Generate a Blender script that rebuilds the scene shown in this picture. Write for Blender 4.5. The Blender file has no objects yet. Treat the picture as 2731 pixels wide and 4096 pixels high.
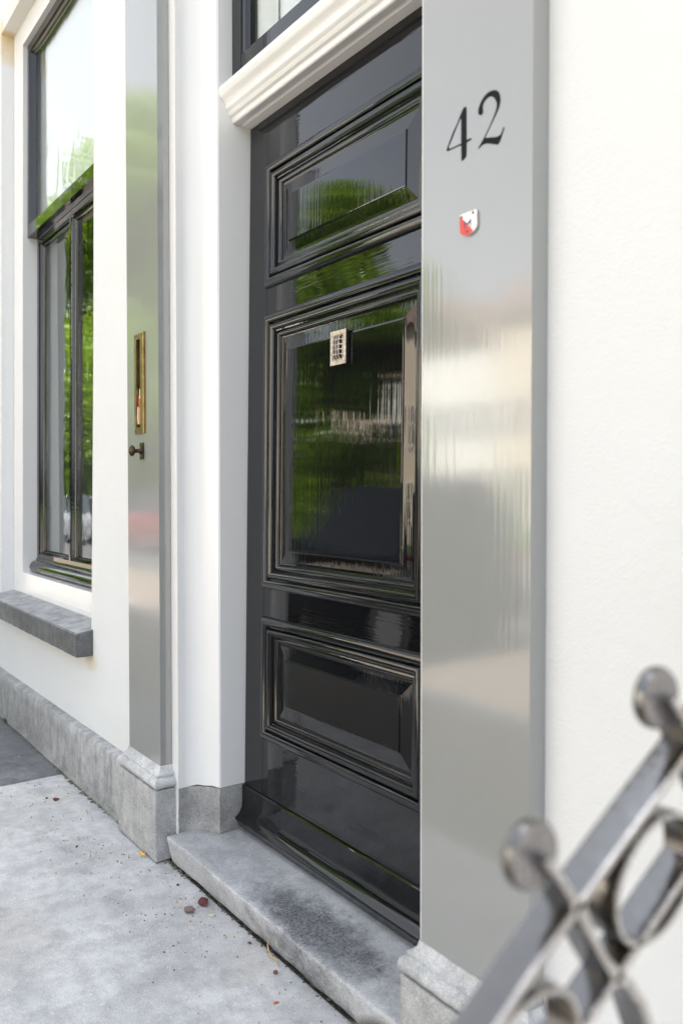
import bpy, bmesh, math, random
from mathutils import Vector, Matrix, noise
random.seed(7)
sc = bpy.context.scene
C = sc.collection

# ------------------------------------------------------------------ camera
cam_d = bpy.data.cameras.new("camera")
cam = bpy.data.objects.new("camera", cam_d); C.objects.link(cam); sc.camera = cam
CAM_Z = 1.337
cam.location = (0, 0, CAM_Z)
cam.rotation_euler = (math.pi/2 - 0.0236814, 0, 0.951294)
cam_d.sensor_fit = 'VERTICAL'; cam_d.sensor_height = 36.0; cam_d.lens = 29.083
cam_d.clip_start = 0.05; cam_d.clip_end = 900
cam_d.dof.use_dof = True; cam_d.dof.focus_distance = 3.0; cam_d.dof.aperture_fstop = 2.8

# ------------------------------------------------------------------ light
SUN_EL, SUN_AZ = math.radians(60), math.radians(14)      # azimuth from +Y (behind the house) towards +X
w = bpy.data.worlds.new("World"); sc.world = w; w.use_nodes = True
nt = w.node_tree; bg = nt.nodes["Background"]
sky = nt.nodes.new("ShaderNodeTexSky"); sky.sky_type = 'NISHITA'; sky.sun_disc = False
sky.sun_elevation = SUN_EL; sky.sun_rotation = SUN_AZ
sky.air_density = 1.0; sky.dust_density = 3.5; sky.ozone_density = 1.0
# a bright, mostly clouded sky: the clear sky below broken white cloud
bw = nt.nodes.new("ShaderNodeRGBToBW"); nt.links.new(sky.outputs[0], bw.inputs[0])
cl = nt.nodes.new("ShaderNodeCombineColor")
for i, k in enumerate((1.44, 1.53, 1.70)):
    m_ = nt.nodes.new("ShaderNodeMath"); m_.operation = 'MULTIPLY'; m_.inputs[1].default_value = k
    nt.links.new(bw.outputs[0], m_.inputs[0]); nt.links.new(m_.outputs[0], cl.inputs[i])
tcw = nt.nodes.new("ShaderNodeTexCoord"); nz = nt.nodes.new("ShaderNodeTexNoise"); nz.inputs["Scale"].default_value = 2.2; nz.inputs["Detail"].default_value = 6
mpw = nt.nodes.new("ShaderNodeMapping"); mpw.inputs["Scale"].default_value = (1, 1, 2.4)
nt.links.new(tcw.outputs["Generated"], mpw.inputs[0]); nt.links.new(mpw.outputs[0], nz.inputs["Vector"])
rp = nt.nodes.new("ShaderNodeValToRGB"); rp.color_ramp.elements[0].position = .30; rp.color_ramp.elements[0].color = (.55, .55, .55, 1); rp.color_ramp.elements[1].position = .52
nt.links.new(nz.outputs["Fac"], rp.inputs[0])
mxw = nt.nodes.new("ShaderNodeMix"); mxw.data_type = 'RGBA'
nt.links.new(rp.outputs[0], mxw.inputs[0]); nt.links.new(sky.outputs[0], mxw.inputs[6]); nt.links.new(cl.outputs[0], mxw.inputs[7])
nt.links.new(mxw.outputs[2], bg.inputs[0]); bg.inputs[1].default_value = 0.088
sun_d = bpy.data.lights.new("sun", 'SUN'); sun_d.energy = 5.0; sun_d.angle = math.radians(0.5); sun_d.color = (1, 0.96, 0.91)
sun = bpy.data.objects.new("sun", sun_d); C.objects.link(sun)
sd = Vector((math.sin(SUN_AZ)*math.cos(SUN_EL), math.cos(SUN_AZ)*math.cos(SUN_EL), math.sin(SUN_EL)))
sun.rotation_euler = sd.to_track_quat('Z', 'Y').to_euler()
sc.view_settings.view_transform = 'Standard'; sc.view_settings.look = 'None'
sc.view_settings.exposure = 2.73; sc.view_settings.gamma = 1.0
sc.view_settings.use_curve_mapping = False
sc.render.engine = 'CYCLES'
sc.cycles.use_denoising = True
sc.cycles.max_bounces = 10; sc.cycles.diffuse_bounces = 5; sc.cycles.glossy_bounces = 5
sc.cycles.transparent_max_bounces = 16; sc.cycles.caustics_reflective = False; sc.cycles.caustics_refractive = False
sc.cycles.sample_clamp_indirect = 12

# ------------------------------------------------------------------ materials
class NT:
    def __init__(s, name):
        s.m = bpy.data.materials.new(name); s.m.use_nodes = True
        s.t = s.m.node_tree; s.n = s.t.nodes; s.p = s.n["Principled BSDF"]
        s.co = s.n.new("ShaderNodeTexCoord").outputs["Object"]
    def link(s, a, b): s.t.links.new(a, b)
    def map(s, scale=(1,1,1), rot=(0,0,0), loc=(0,0,0)):
        m = s.n.new("ShaderNodeMapping"); m.inputs["Scale"].default_value = scale
        m.inputs["Rotation"].default_value = rot; m.inputs["Location"].default_value = loc
        s.link(s.co, m.inputs[0]); return m.outputs[0]
    def noise(s, scale, detail=4, rough=0.6, vec=None, dist=0):
        n = s.n.new("ShaderNodeTexNoise"); n.inputs["Scale"].default_value = scale
        n.inputs["Detail"].default_value = detail; n.inputs["Roughness"].default_value = rough
        n.inputs["Distortion"].default_value = dist
        s.link(vec if vec is not None else s.co, n.inputs["Vector"]); return n.outputs["Fac"]
    def vor(s, scale, vec=None, out="Distance", feature='F1'):
        n = s.n.new("ShaderNodeTexVoronoi"); n.feature = feature; n.inputs["Scale"].default_value = scale
        s.link(vec if vec is not None else s.co, n.inputs["Vector"]); return n.outputs[out]
    def ramp(s, fac, stops):
        r = s.n.new("ShaderNodeValToRGB"); s.link(fac, r.inputs[0])
        e = r.color_ramp.elements
        while len(e) < len(stops): e.new(0.5)
        for i, (p, c) in enumerate(stops):
            e[i].position = p; e[i].color = (c, c, c, 1) if isinstance(c, (int, float)) else (*c, 1)
        return r.outputs[0]
    def mix(s, f, a, b, mode='MIX'):
        m = s.n.new("ShaderNodeMix"); m.data_type = 'RGBA'; m.blend_type = mode
        for v, i in ((f, 0), (a, 6), (b, 7)):
            if isinstance(v, (int, float)): m.inputs[i].default_value = v if i == 0 else (v, v, v, 1)
            elif isinstance(v, tuple): m.inputs[i].default_value = (*v, 1)
            else: s.link(v, m.inputs[i])
        return m.outputs[2]
    def math(s, op, a, b=0.0):
        m = s.n.new("ShaderNodeMath"); m.operation = op
        for i, v in enumerate((a, b)):
            if isinstance(v, (int, float)): m.inputs[i].default_value = v
            else: s.link(v, m.inputs[i])
        return m.outputs[0]
    def sep(s, axis):
        n = s.n.new("ShaderNodeSeparateXYZ"); s.link(s.co, n.inputs[0]); return n.outputs[axis]
    def color(s, c):
        if isinstance(c, tuple): s.p.inputs["Base Color"].default_value = (*c, 1)
        else: s.link(c, s.p.inputs["Base Color"])
    def rough(s, v):
        if isinstance(v, (int, float)): s.p.inputs["Roughness"].default_value = v
        else: s.link(v, s.p.inputs["Roughness"])
    def bump(s, h, strength, dist, prev=None):
        b = s.n.new("ShaderNodeBump"); b.inputs["Strength"].default_value = strength; b.inputs["Distance"].default_value = dist
        s.link(h, b.inputs["Height"])
        if prev is not None: s.link(prev, b.inputs["Normal"])
        s.link(b.outputs[0], s.p.inputs["Normal"]); return b.outputs[0]

def simple(name, col, rough=0.5, metal=0.0, ior=1.5, bump=None):
    t = NT(name); t.color(col); t.rough(rough); t.p.inputs["Metallic"].default_value = metal; t.p.inputs["IOR"].default_value = ior
    if bump: t.bump(t.noise(bump[0], 5), 1.0, bump[1])
    return t.m

M = {}
# white render, slightly pebbly
t = NT("white_render"); f = t.noise(1.3, 6, .6)
vv = t.noise(5.0, 6, .7, t.map((6, 6, .8)))
dirt = t.ramp(t.noise(9, 8, .75), [(.0, 0), (.66, 0), (.74, 1), (1, 1)])
col = t.mix(f, (.66, .672, .68), (.71, .722, .73))
col = t.mix(t.math('MULTIPLY', dirt, .10), col, (.48, .44, .38))
col = t.mix(t.math('MULTIPLY', t.ramp(vv, [(0, 0), (.62, 0), (.8, 1), (1, 1)]), .07), col, (.6, .56, .48))
def blob(x0, z0, rx, rz):
    dx = t.math('DIVIDE', t.math('SUBTRACT', t.sep(0), x0), rx); dz = t.math('DIVIDE', t.math('SUBTRACT', t.sep(2), z0), rz)
    r = t.math('ADD', t.math('ADD', t.math('MULTIPLY', dx, dx), t.math('MULTIPLY', dz, dz)), t.math('MULTIPLY', t.math('SUBTRACT', t.noise(11, 6, .7), .5), 1.6))
    return t.ramp(r, [(.0, 1), (1.0, 0)])
for x0, z0, rx, rz, k, c_ in ((-5.33, 4.08, .06, .16, .75, (.62, .46, .20)), (-5.0, 4.15, .5, .1, .30, (.72, .60, .40)), (-3.70, .575, .10, .05, .45, (.62, .48, .25)), (-4.3, .56, .8, .06, .18, (.62, .54, .38)), (-3.3, .34, .35, .10, .15, (.5, .47, .42))):
    col = t.mix(t.math('MULTIPLY', blob(x0, z0, rx, rz), k), col, c_)
cr = t.vor(1.6, t.map((1, 1, .45)), "Distance", 'DISTANCE_TO_EDGE')
col = t.mix(t.math('MULTIPLY', t.math('MULTIPLY', t.ramp(cr, [(0, 1), (.002, 0)]), t.ramp(t.noise(2.1, 3), [(.52, 0), (.6, 1)])), .12), col, (.35, .33, .30))
t.color(col); t.rough(.75); b = t.bump(t.noise(200, 3, .6), .8, .0016); t.bump(t.noise(9, 4), .6, .006, b); M['render'] = t.m
# gloss white woodwork with brush marks
t = NT("white_gloss"); t.color(t.mix(t.noise(2.5, 4), (.72, .722, .722), (.77, .772, .772))); t.rough(.22); t.p.inputs["IOR"].default_value = 1.5
b = t.bump(t.noise(14, 3, .5, t.map((14, 14, .35))), .35, .0012); t.bump(t.noise(3, 3), .4, .004, b); M['white'] = t.m
# grey pilaster paint
t = NT("grey_gloss"); t.color(t.mix(t.noise(1.2, 4), (.25, .256, .25), (.285, .29, .283))); t.rough(t.ramp(t.noise(5, 5, .6, t.map((3, 3, .5))), [(0, .05), (1, .13)])); t.p.inputs["IOR"].default_value = 2.0
b = t.bump(t.noise(20, 1, .5, t.map((6, 6, .12))), .30, .0006); t.bump(t.noise(3, 1), .3, .002, b); M['grey'] = t.m
# black gloss, strokes vertical / horizontal
def black(name, sc_, k=1.0):
    t = NT(name); t.color(t.mix(t.noise(3, 5), (.003, .0034, .004), (.006, .0065, .0075))); t.rough(t.ramp(t.noise(30, 5, .7), [(0, .008), (1, .035)]))
    t.p.inputs["IOR"].default_value = 1.57
    b = t.bump(t.noise(22, 1, .5, t.map(sc_)), .34*k, .0006); b = t.bump(t.noise(3.5, 1, .5), .30*k, .0032, b)
    return t.m
M['blackV'] = black("black_gloss_vertical", (6, 6, .12)); M['blackH'] = black("black_gloss_horizontal", (.14, 6, 6)); M['blackM'] = black("black_gloss_moulding", (3, 3, 3), .6)
# stones
def stone(name, lo, hi, grain=(.55, .6), streak=0.0, dark=None, rough=.8, warm=0.0, tooth=.0015):
    t = NT(name)
    big = t.noise(2.2, 8, .68); mid = t.noise(14, 6, .7); fine = t.noise(330, 2, .6)
    col = t.mix(t.ramp(big, [(.36, 0), (.64, 1)]), tuple(c*.88 for c in lo), tuple(c*1.05 for c in hi))
    col = t.mix(t.math('MULTIPLY', t.ramp(mid, [(.38, 1), (.58, 0)]), .55), col, tuple(c*.62 for c in lo))
    col = t.mix(t.math('MULTIPLY', t.ramp(fine, [(.5, 0), (.62, 1)]), .3), col, tuple(min(1, c*1.55) for c in hi))
    col = t.mix(t.math('MULTIPLY', t.ramp(fine, [(.38, 1), (.46, 0)]), .3), col, tuple(c*.4 for c in lo))
    col = t.mix(t.math('MULTIPLY', t.ramp(t.noise(6, 10, .8, t.map(loc=(3, 1, 9))), [(.50, 0), (.66, 1)]), .45), col, tuple(c*.45 for c in lo)); spots = t.vor(38); col = t.mix(t.math('MULTIPLY', t.ramp(spots, [(.0, 1), (.07, 1), (.13, 0)]), .35), col, tuple(min(1, c*1.7) for c in hi))
    if streak:
        s_ = t.noise(9, 8, .75, t.map((2.2, 2.2, .35)))
        col = t.mix(t.math('MULTIPLY', t.ramp(s_, [(.46, 0), (.62, 1)]), streak), col, tuple(c*.3 for c in lo))
    if warm:
        col = t.mix(t.math('MULTIPLY', t.ramp(t.noise(1.7, 5, .6, t.map(loc=(4, 7, 1))), [(.5, 0), (.72, 1)]), warm), col, (.46, .38, .25))
    if dark: col = dark(t, col)
    t.color(col); t.rough(rough)
    b = t.bump(fine, .55, tooth); b = t.bump(mid, .5, .004, b); t.bump(t.noise(60, 4, .7), .5, .002, b)
    return t.m
M['slab'] = stone("light_bluestone", (.47, .47, .475), (.62, .615, .61), warm=.28)
M['slabdark'] = stone("dark_bluestone", (.12, .125, .13), (.20, .205, .21))
def worn(t, col):       # a worn dark patch left where feet and water go
    x = t.sep(0); y = t.sep(1)
    dx = t.math('DIVIDE', t.math('ADD', x, 1.93), .36); dy = t.math('DIVIDE', t.math('ADD', y, -1.285), .13)
    r = t.math('ADD', t.math('MULTIPLY', dx, dx), t.math('MULTIPLY', dy, dy))
    r = t.math('ADD', r, t.math('MULTIPLY', t.math('SUBTRACT', t.noise(11, 10, .85), .5), 3.4))
    return t.mix(t.math('MULTIPLY', t.ramp(r, [(.1, 1), (1.5, 0)]), t.math('MULTIPLY', t.ramp(t.noise(120, 4, .8), [(.36, 1), (.62, .5)]), 1.0)), col, (.035, .038, .048))
M['step'] = stone("step_bluestone", (.40, .405, .42), (.54, .545, .56), dark=worn)
M['plinth'] = stone("plinth_bluestone", (.29, .292, .295), (.48, .482, .485), streak=.45)
M['base'] = stone("base_bluestone", (.34, .34, .34), (.50, .50, .495), streak=.12, warm=.2)
M['jambstone'] = stone("jamb_bluestone", (.24, .24, .24), (.44, .438, .435), streak=.1, tooth=.003)
M['mould'] = stone("moulded_bluestone", (.42, .425, .435), (.60, .605, .61), streak=.3)
def pale_top(t, col):  # paler on faces that point up, broken by noise
    g = t.n.new("ShaderNodeNewGeometry"); sp = t.n.new("ShaderNodeSeparateXYZ"); t.link(g.outputs["True Normal"], sp.inputs[0])
    f = t.math('MULTIPLY', t.ramp(sp.outputs[2], [(.5, 0), (.9, 1)]), t.ramp(t.noise(13, 8, .75), [(.32, .25), (.62, 1)]))
    return t.mix(t.math('MULTIPLY', f, .85), col, (.46, .465, .475))
M['sill'] = stone("sill_bluestone", (.095, .098, .102), (.20, .205, .21), streak=.35, warm=.0, tooth=.003, dark=pale_top)
# brick paving of the street
t = NT("street_brick"); br = t.n.new("ShaderNodeTexBrick"); t.link(t.map((1, 1, 1)), br.inputs["Vector"])
br.inputs["Color1"].default_value = (.17, .14, .11, 1); br.inputs["Color2"].default_value = (.12, .10, .08, 1); br.inputs["Mortar"].default_value = (.14, .13, .11, 1)
br.inputs["Scale"].default_value = 1.0; br.inputs["Brick Width"].default_value = .21; br.inputs["Row Height"].default_value = .07; br.inputs["Mortar Size"].default_value = .006
t.color(t.mix(.4, br.outputs[0], t.mix(t.noise(1.5, 5), (.17, .15, .125), (.12, .105, .09)))); t.rough(.85); t.bump(br.outputs[1], -.6, .004); M['brick'] = t.m
t = NT("road_brick"); t.color(t.mix(t.noise(2.5, 6), (.17, .135, .10), (.12, .095, .075))); t.rough(.85); t.bump(t.noise(30, 4), .6, .006); M['roadbrick'] = t.m
t = NT("asphalt"); t.color(t.mix(t.noise(3, 6), (.045, .045, .047), (.07, .07, .07))); t.rough(.85); t.bump(t.noise(200, 2), .6, .003); M['asphalt'] = t.m
t = NT("grass"); t.color(t.mix(t.noise(8, 6, .7), (.05, .085, .02), (.09, .13, .035))); t.rough(.9); t.bump(t.noise(60, 5), 1, .03); M['grass'] = t.m
M['earth'] = simple("joint_earth", (.10, .095, .085), .95, bump=(150, .004))
M['sand'] = simple('tan_paving', (.16, .145, .125), .85, bump=(60, .004))
M['kerb'] = simple("kerb_concrete", (.36, .355, .34), .8, bump=(90, .002))
M['mortar'] = stone("foot_mortar", (.20, .20, .19), (.33, .33, .31))
t = NT("moss"); t.color(t.mix(t.noise(60, 4), (.07, .085, .045), (.15, .14, .115))); t.rough(.95); t.bump(t.noise(300, 3), 1, .004); M['moss'] = t.m
# metals
t = NT("aged_brass"); t.color(t.mix(t.ramp(t.noise(22, 6, .7), [(.35, 0), (.65, 1)]), (.13, .09, .025), (.27, .185, .055))); t.rough(t.ramp(t.noise(40, 5), [(0, .25), (1, .5)])); t.p.inputs["Metallic"].default_value = .9; t.bump(t.noise(80, 4), .3, .001); M['brass'] = t.m
t = NT("dark_bronze"); t.color(t.mix(t.noise(30, 5), (.018, .014, .010), (.09, .062, .032))); t.rough(.28); t.p.inputs["Metallic"].default_value = .85; M['bronze'] = t.m
t = NT("cast_nickel"); t.color(t.mix(t.ramp(t.noise(70, 5, .7), [(.4, 0), (.6, 1)]), (.42, .33, .26), (.66, .61, .56))); t.rough(.42); t.p.inputs["Metallic"].default_value = .55; t.bump(t.noise(240, 3), .4, .0008); M['nickel'] = t.m
def iron(name, lo, hi, r0, r1, met, ior):
    t = NT(name); t.color(t.mix(t.noise(40, 5), lo, hi)); t.rough(t.ramp(t.noise(40, 6, .7), [(0.3, r0), (.7, r1)])); t.p.inputs["IOR"].default_value = ior; t.p.inputs["Metallic"].default_value = met
    b = t.bump(t.noise(60, 4), .5, .0010); t.bump(t.vor(70), .25, .0015, b); return t.m
M['iron'] = iron("iron_paint", (.008, .007, .006), (.03, .022, .014), .10, .24, 0, 2.3)
M['ironglint'] = iron("iron_painted_glint", (.38, .34, .31), (.72, .68, .64), .16, .35, .85, 2.0)  # reflected light put into the colour of the bars' camera-side faces
M['irondisc'] = iron("iron_disc_face", (.16, .145, .14), (.36, .33, .32), .16, .32, .6, 2.0)  # disc faces paler than the rim: reflected light in the colour
M['void'] = simple("gap_shade_black", (.006, .006, .006), .9)  # near-black colour stands for the shade in gaps and openings
M['slotgrey'] = simple("slot_lining", (.06, .058, .056), .7, bump=(120, .002))
M['numblack'] = simple("number_paint", (.006, .007, .010), .5, ior=1.2)
M['enwhite'] = simple("enamel_white", (.80, .80, .79), .12); M['enred'] = simple("enamel_red", (.62, .045, .03), .15); M['engrey'] = simple("enamel_dark", (.045, .05, .075), .2)
t = NT("rust_hole"); t.color((.02, .012, .008)); t.rough(.8); M['hole'] = t.m
M['rust'] = simple("rust_ring", (.45, .25, .07), .7)
M['papred'] = simple("paper_red", (.50, .045, .015), .4); M['paporange'] = simple("paper_orange", (.55, .16, .03), .4); M['papwhite'] = simple("paper_white", (.75, .75, .74), .4)
M['chip'] = simple("red_brick_chip", (.13, .035, .032), .6, bump=(180, .003)); M['chipgrey'] = simple("grey_brick_chip", (.19, .13, .12), .7, bump=(180, .003))
M['straw'] = simple("dry_straw", (.42, .27, .10), .7); M['gold'] = simple("yellow_petal", (.65, .35, .03), .5); M['petal'] = simple("cream_petal", (.66, .56, .40), .6)
M['grit'] = simple("grit", (.13, .11, .10), .8); M['gritlight'] = simple("grit_light", (.55, .53, .5), .8)
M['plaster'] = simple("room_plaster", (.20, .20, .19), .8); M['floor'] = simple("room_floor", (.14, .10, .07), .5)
M['bright_sheet'] = simple("bright_sheet_white", (.74, .76, .77), .8, bump=(300, .001))
# old window glass: a clear pane with mirror-like surfaces that ripple
t = NT("old_glass"); t.n.remove(t.p); out = t.n["Material Output"]
gl = t.n.new("ShaderNodeBsdfGlossy"); gl.inputs["Roughness"].default_value = .0; tr = t.n.new("ShaderNodeBsdfTransparent"); tr.inputs[0].default_value = (.96, .975, .965, 1)
fr = t.n.new("ShaderNodeFresnel"); gg = t.n.new("ShaderNodeNewGeometry"); t.link(t.math('SUBTRACT', 1.68, t.math('MULTIPLY', gg.outputs['Backfacing'], 1.68-1/1.68)), fr.inputs[0]); mx = t.n.new("ShaderNodeMixShader")
bp = t.n.new("ShaderNodeBump"); bp.inputs["Strength"].default_value = .4; bp.inputs["Distance"].default_value = .003
t.link(t.noise(5.5, 2, .5, t.map((1.3, 1.3, .55)), .7), bp.inputs["Height"]); t.link(bp.outputs[0], gl.inputs["Normal"])
t.link(fr.outputs[0], mx.inputs[0]); t.link(tr.outputs[0], mx.inputs[1]); t.link(gl.outputs[0], mx.inputs[2]); t.link(mx.outputs[0], out.inputs[0]); M['glass'] = t.m
# leaves: translucent
def leafmat(name, a, b_):
    t = NT(name); t.n.remove(t.p); out = t.n["Material Output"]
    col = t.mix(t.ramp(t.noise(1.1, 3), [(.35, 0), (.65, 1)]), a, b_); col = t.mix(t.noise(23, 2), col, tuple(c*.55 for c in a))
    d = t.n.new("ShaderNodeBsdfDiffuse"); tl = t.n.new("ShaderNodeBsdfTranslucent"); m1 = t.n.new("ShaderNodeMixShader"); m1.inputs[0].default_value = .45
    t.link(col, d.inputs[0]); t.link(t.mix(1.0, col, (1.0, 1.0, .45), 'MULTIPLY'), tl.inputs[0]); t.link(d.outputs[0], m1.inputs[1]); t.link(tl.outputs[0], m1.inputs[2])
    g = t.n.new("ShaderNodeBsdfGlossy"); g.inputs["Roughness"].default_value = .35; g.inputs[0].default_value = (.5, .5, .5, 1)
    m2 = t.n.new("ShaderNodeMixShader"); m2.inputs[0].default_value = .06; t.link(m1.outputs[0], m2.inputs[1]); t.link(g.outputs[0], m2.inputs[2]); t.link(m2.outputs[0], out.inputs[0])
    return t.m
M['leafA'] = leafmat("leaf_fresh", (.26, .40, .012), (.15, .26, .012)); M['leafB'] = leafmat("leaf_deep", (.12, .20, .015), (.07, .13, .015))
M['bark'] = simple("bark", (.10, .075, .055), .9, bump=(20, .02))
M['tyre'] = simple("tyre_rubber", (.02, .02, .02), .8); M['rim'] = simple("rim_alloy", (.5, .5, .5), .3, .8); M['carglass'] = simple("car_glass", (.01, .012, .014), .06, ior=1.35)
M['lampred'] = simple("tail_lamp", (.22, .035, .008), .3); M['lampwhite'] = simple("head_lamp", (.75, .75, .75), .1)
for n, c in (('paintdark', (.004, .0045, .006)), ('paintred', (.13, .010, .009)), ('paintwhite', (.75, .75, .75)), ('paintgrey', (.16, .17, .18))):
    M[n] = simple(n, c, .2 if n != 'paintdark' else .3, .0, 1.5 if n != 'paintdark' else 1.25)
M['cream'] = simple("cream_stucco", (.66, .55, .42), .85, bump=(40, .004)); M['redbrick'] = simple("red_brickwork", (.33, .16, .10), .85, bump=(40, .006)); M['palewall'] = simple("pale_stucco", (.72, .69, .62), .85, bump=(40, .004))
M['roof'] = simple("clay_roof", (.17, .12, .095), .8, bump=(14, .03)); M['doorgreen'] = simple("green_door", (.02, .08, .05), .3)

# ------------------------------------------------------------------ mesh helpers
def link(name, me, mats, parent=None):
    ob = bpy.data.objects.new(name, me); C.objects.link(ob)
    for m in (mats if isinstance(mats, (list, tuple)) else [mats]): me.materials.append(m)
    if parent is not None:
        ob.parent = parent
        ob.matrix_parent_inverse = PINV.get(parent.name, Matrix.Identity(4))
    return ob
PINV = {}
def from_bm(name, bm, mats, parent=None, smooth=False, bevel=0, seg=2):
    if bevel:
        bmesh.ops.bevel(bm, geom=[e for e in bm.edges if len(e.link_faces) == 2 and e.calc_face_angle(0) > .5], offset=bevel, segments=seg, affect='EDGES', profile=.5)
    me = bpy.data.meshes.new(name); bm.normal_update(); bm.to_mesh(me); bm.free()
    ob = link(name, me, mats, parent)
    if smooth:
        for p in me.polygons: p.use_smooth = True
        try: me.set_sharp_from_angle(angle=math.radians(smooth if smooth > 1 else 35))
        except Exception: pass
    return ob
def box(bm, x0, x1, y0, y1, z0, z1, mi=0):
    v = [bm.verts.new(p) for p in ((x0,y0,z0),(x1,y0,z0),(x1,y1,z0),(x0,y1,z0),(x0,y0,z1),(x1,y0,z1),(x1,y1,z1),(x0,y1,z1))]
    for f in ((0,1,5,4),(1,2,6,5),(2,3,7,6),(3,0,4,7),(4,5,6,7),(3,2,1,0)):
        fc = bm.faces.new([v[i] for i in f]); fc.material_index = mi
    return v
def boxes(name, lst, mats, parent=None, bevel=0, seg=2, smooth=False):
    bm = bmesh.new()
    for b in lst: box(bm, *b)
    return from_bm(name, bm, mats, parent, smooth, bevel, seg)
def prism(bm, prof, a0, a1, axis='X', mi=0, close=True):
    """prof: polygon. axis X -> prof is (y,z); axis Z -> (x,y); axis Y -> (x,z)"""
    def P(p, a):
        return (a, p[0], p[1]) if axis == 'X' else ((p[0], p[1], a) if axis == 'Z' else (p[0], a, p[1]))
    A = [bm.verts.new(P(p, a0)) for p in prof]; B = [bm.verts.new(P(p, a1)) for p in prof]
    n = len(prof)
    for i in range(n if close else n-1):
        f = bm.faces.new((A[i], A[(i+1) % n], B[(i+1) % n], B[i])); f.material_index = mi
    if close:
        for L in (A, list(reversed(B))):
            f = bm.faces.new(L); f.material_index = mi
    return A, B
def fixn(bm): bmesh.ops.recalc_face_normals(bm, faces=bm.faces)
def frame_sweep(bm, x0, x1, z0, z1, prof, ybase):
    """mitred moulding round a rectangle; prof = [(inset, dy)], dy<0 towards the street"""
    rings = []
    for ins, dy in prof:
        rings.append([bm.verts.new((x, ybase+dy, z)) for x, z in ((x0+ins, z0+ins), (x1-ins, z0+ins), (x1-ins, z1-ins), (x0+ins, z1-ins))])
    for a, b in zip(rings[:-1], rings[1:]):
        for i in range(4):
            bm.faces.new((a[i], a[(i+1) % 4], b[(i+1) % 4], b[i]))
    return rings
def empty(name, loc=(0,0,0), parent=None):
    o = bpy.data.objects.new(name, None); C.objects.link(o); o.location = loc; o.empty_display_size = .1
    PINV[o.name] = Matrix.Translation(loc).inverted()
    if parent is not None:
        o.parent = parent; o.matrix_parent_inverse = PINV.get(parent.name, Matrix.Identity(4))
    return o
def tag(o, label=None, cat=None, group=None, kind=None):
    for k, v in (('label', label), ('category', cat), ('group', group), ('kind', kind)):
        if v: o[k] = v
    return o
def jitter(bm, amp, scale, seed=0):
    for v in bm.verts:
        n = noise.noise_vector(v.co*scale + Vector((seed, 0, 0)))
        v.co += n*amp
def subdiv_box(bm, step):
    for _ in range(7):
        es = [e for e in bm.edges if e.calc_length() > step]
        if not es: break
        bmesh.ops.subdivide_edges(bm, edges=es, cuts=1, use_grid_fill=True)
    bmesh.ops.triangulate(bm, faces=[f for f in bm.faces if len(f.verts) > 4])
def rough_stone(name, x0, x1, y0, y1, z0, z1, mat, parent, bev=.006, step=.05, amp=.003, sc_=9, seed=0, top_out=0):
    bm = bmesh.new(); v = box(bm, x0, x1, y0, y1, z0, z1)
    if top_out:
        for i in (4, 5): v[i].co.y -= top_out
    bmesh.ops.bevel(bm, geom=bm.edges[:], offset=bev, segments=2, affect='EDGES', profile=.5)
    subdiv_box(bm, step); jitter(bm, amp, sc_, seed)
    jitter(bm, amp*.35, 45, seed+3)
    return from_bm(name, bm, mat, parent, smooth=60)
def lathe(bm, prof, c, axis, seg=24, mi=0):
    """prof [(r, h)] along axis vector from c"""
    ax = Vector(axis).normalized(); u = ax.orthogonal().normalized(); v_ = ax.cross(u)
    rings = []
    for r, h in prof:
        rings.append([bm.verts.new(Vector(c)+ax*h+(u*math.cos(2*math.pi*i/seg)+v_*math.sin(2*math.pi*i/seg))*max(r, 1e-5)) for i in range(seg)])
    for a, b in zip(rings[:-1], rings[1:]):
        for i in range(seg):
            f = bm.faces.new((a[i], a[(i+1) % seg], b[(i+1) % seg], b[i])); f.material_index = mi
    for L in (rings[0], rings[-1]):
        bm.faces.new(L).material_index = mi

# ================================================================== GROUND
XR = 3.2
g = boxes("ground", [(-160, 160, -160, 40, -.4, -.075)], M['grass']); tag(g, kind='structure')
pv = boxes("pavement", [(-14, 6, .20, 1.33, -.055, -.018)], M['earth']); tag(pv, kind='structure')
def slab(x0, x1, y0, y1, mat, seed):
    return rough_stone("paving_slab", x0, x1, y0, y1, -.05, 0.0, mat, pv, bev=.005, step=.12, amp=.0015, sc_=3, seed=seed)
xs = [(-13.9, -11.1), (-11.09, -8.6), (-8.59, -6.0), (-5.99, -3.953), (-3.944, -.9), (-.89, 1.5), (1.51, 5.9)]
for i, (a, b_) in enumerate(xs):
    slab(a, b_, .22, 1.2155, M['slab'] if i in (0, 2, 4, 5) else M['slabdark'], i*3.1)
bp_ = boxes("brick_pavement", [(-120, 60, -1.2, .19, -.06, -.006)], M['brick']); tag(bp_, kind='structure')
kb = boxes("kerb", [(-120, 60, -1.35, -1.205, -.06, .0)], M['kerb'], bevel=.01); tag(kb, kind='structure')
rd = boxes("road", [(-120, 60, -7.1, -3.3, -.12, -.06)], M['asphalt']); tag(rd, kind='structure')
lay = boxes('parking_bay', [(-120, 60, -3.295, -1.355, -.12, -.058)], M['roadbrick']); tag(lay, kind='structure')
fp = boxes('far_pavement', [(-12.4, 60, -21, -7.255, -.07, -.02)], M['sand']); tag(fp, kind='structure')
kb2 = boxes("kerb", [(-120, 60, -7.25, -7.105, -.06, .0)], M['kerb'], bevel=.01); tag(kb2, kind='structure')
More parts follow.
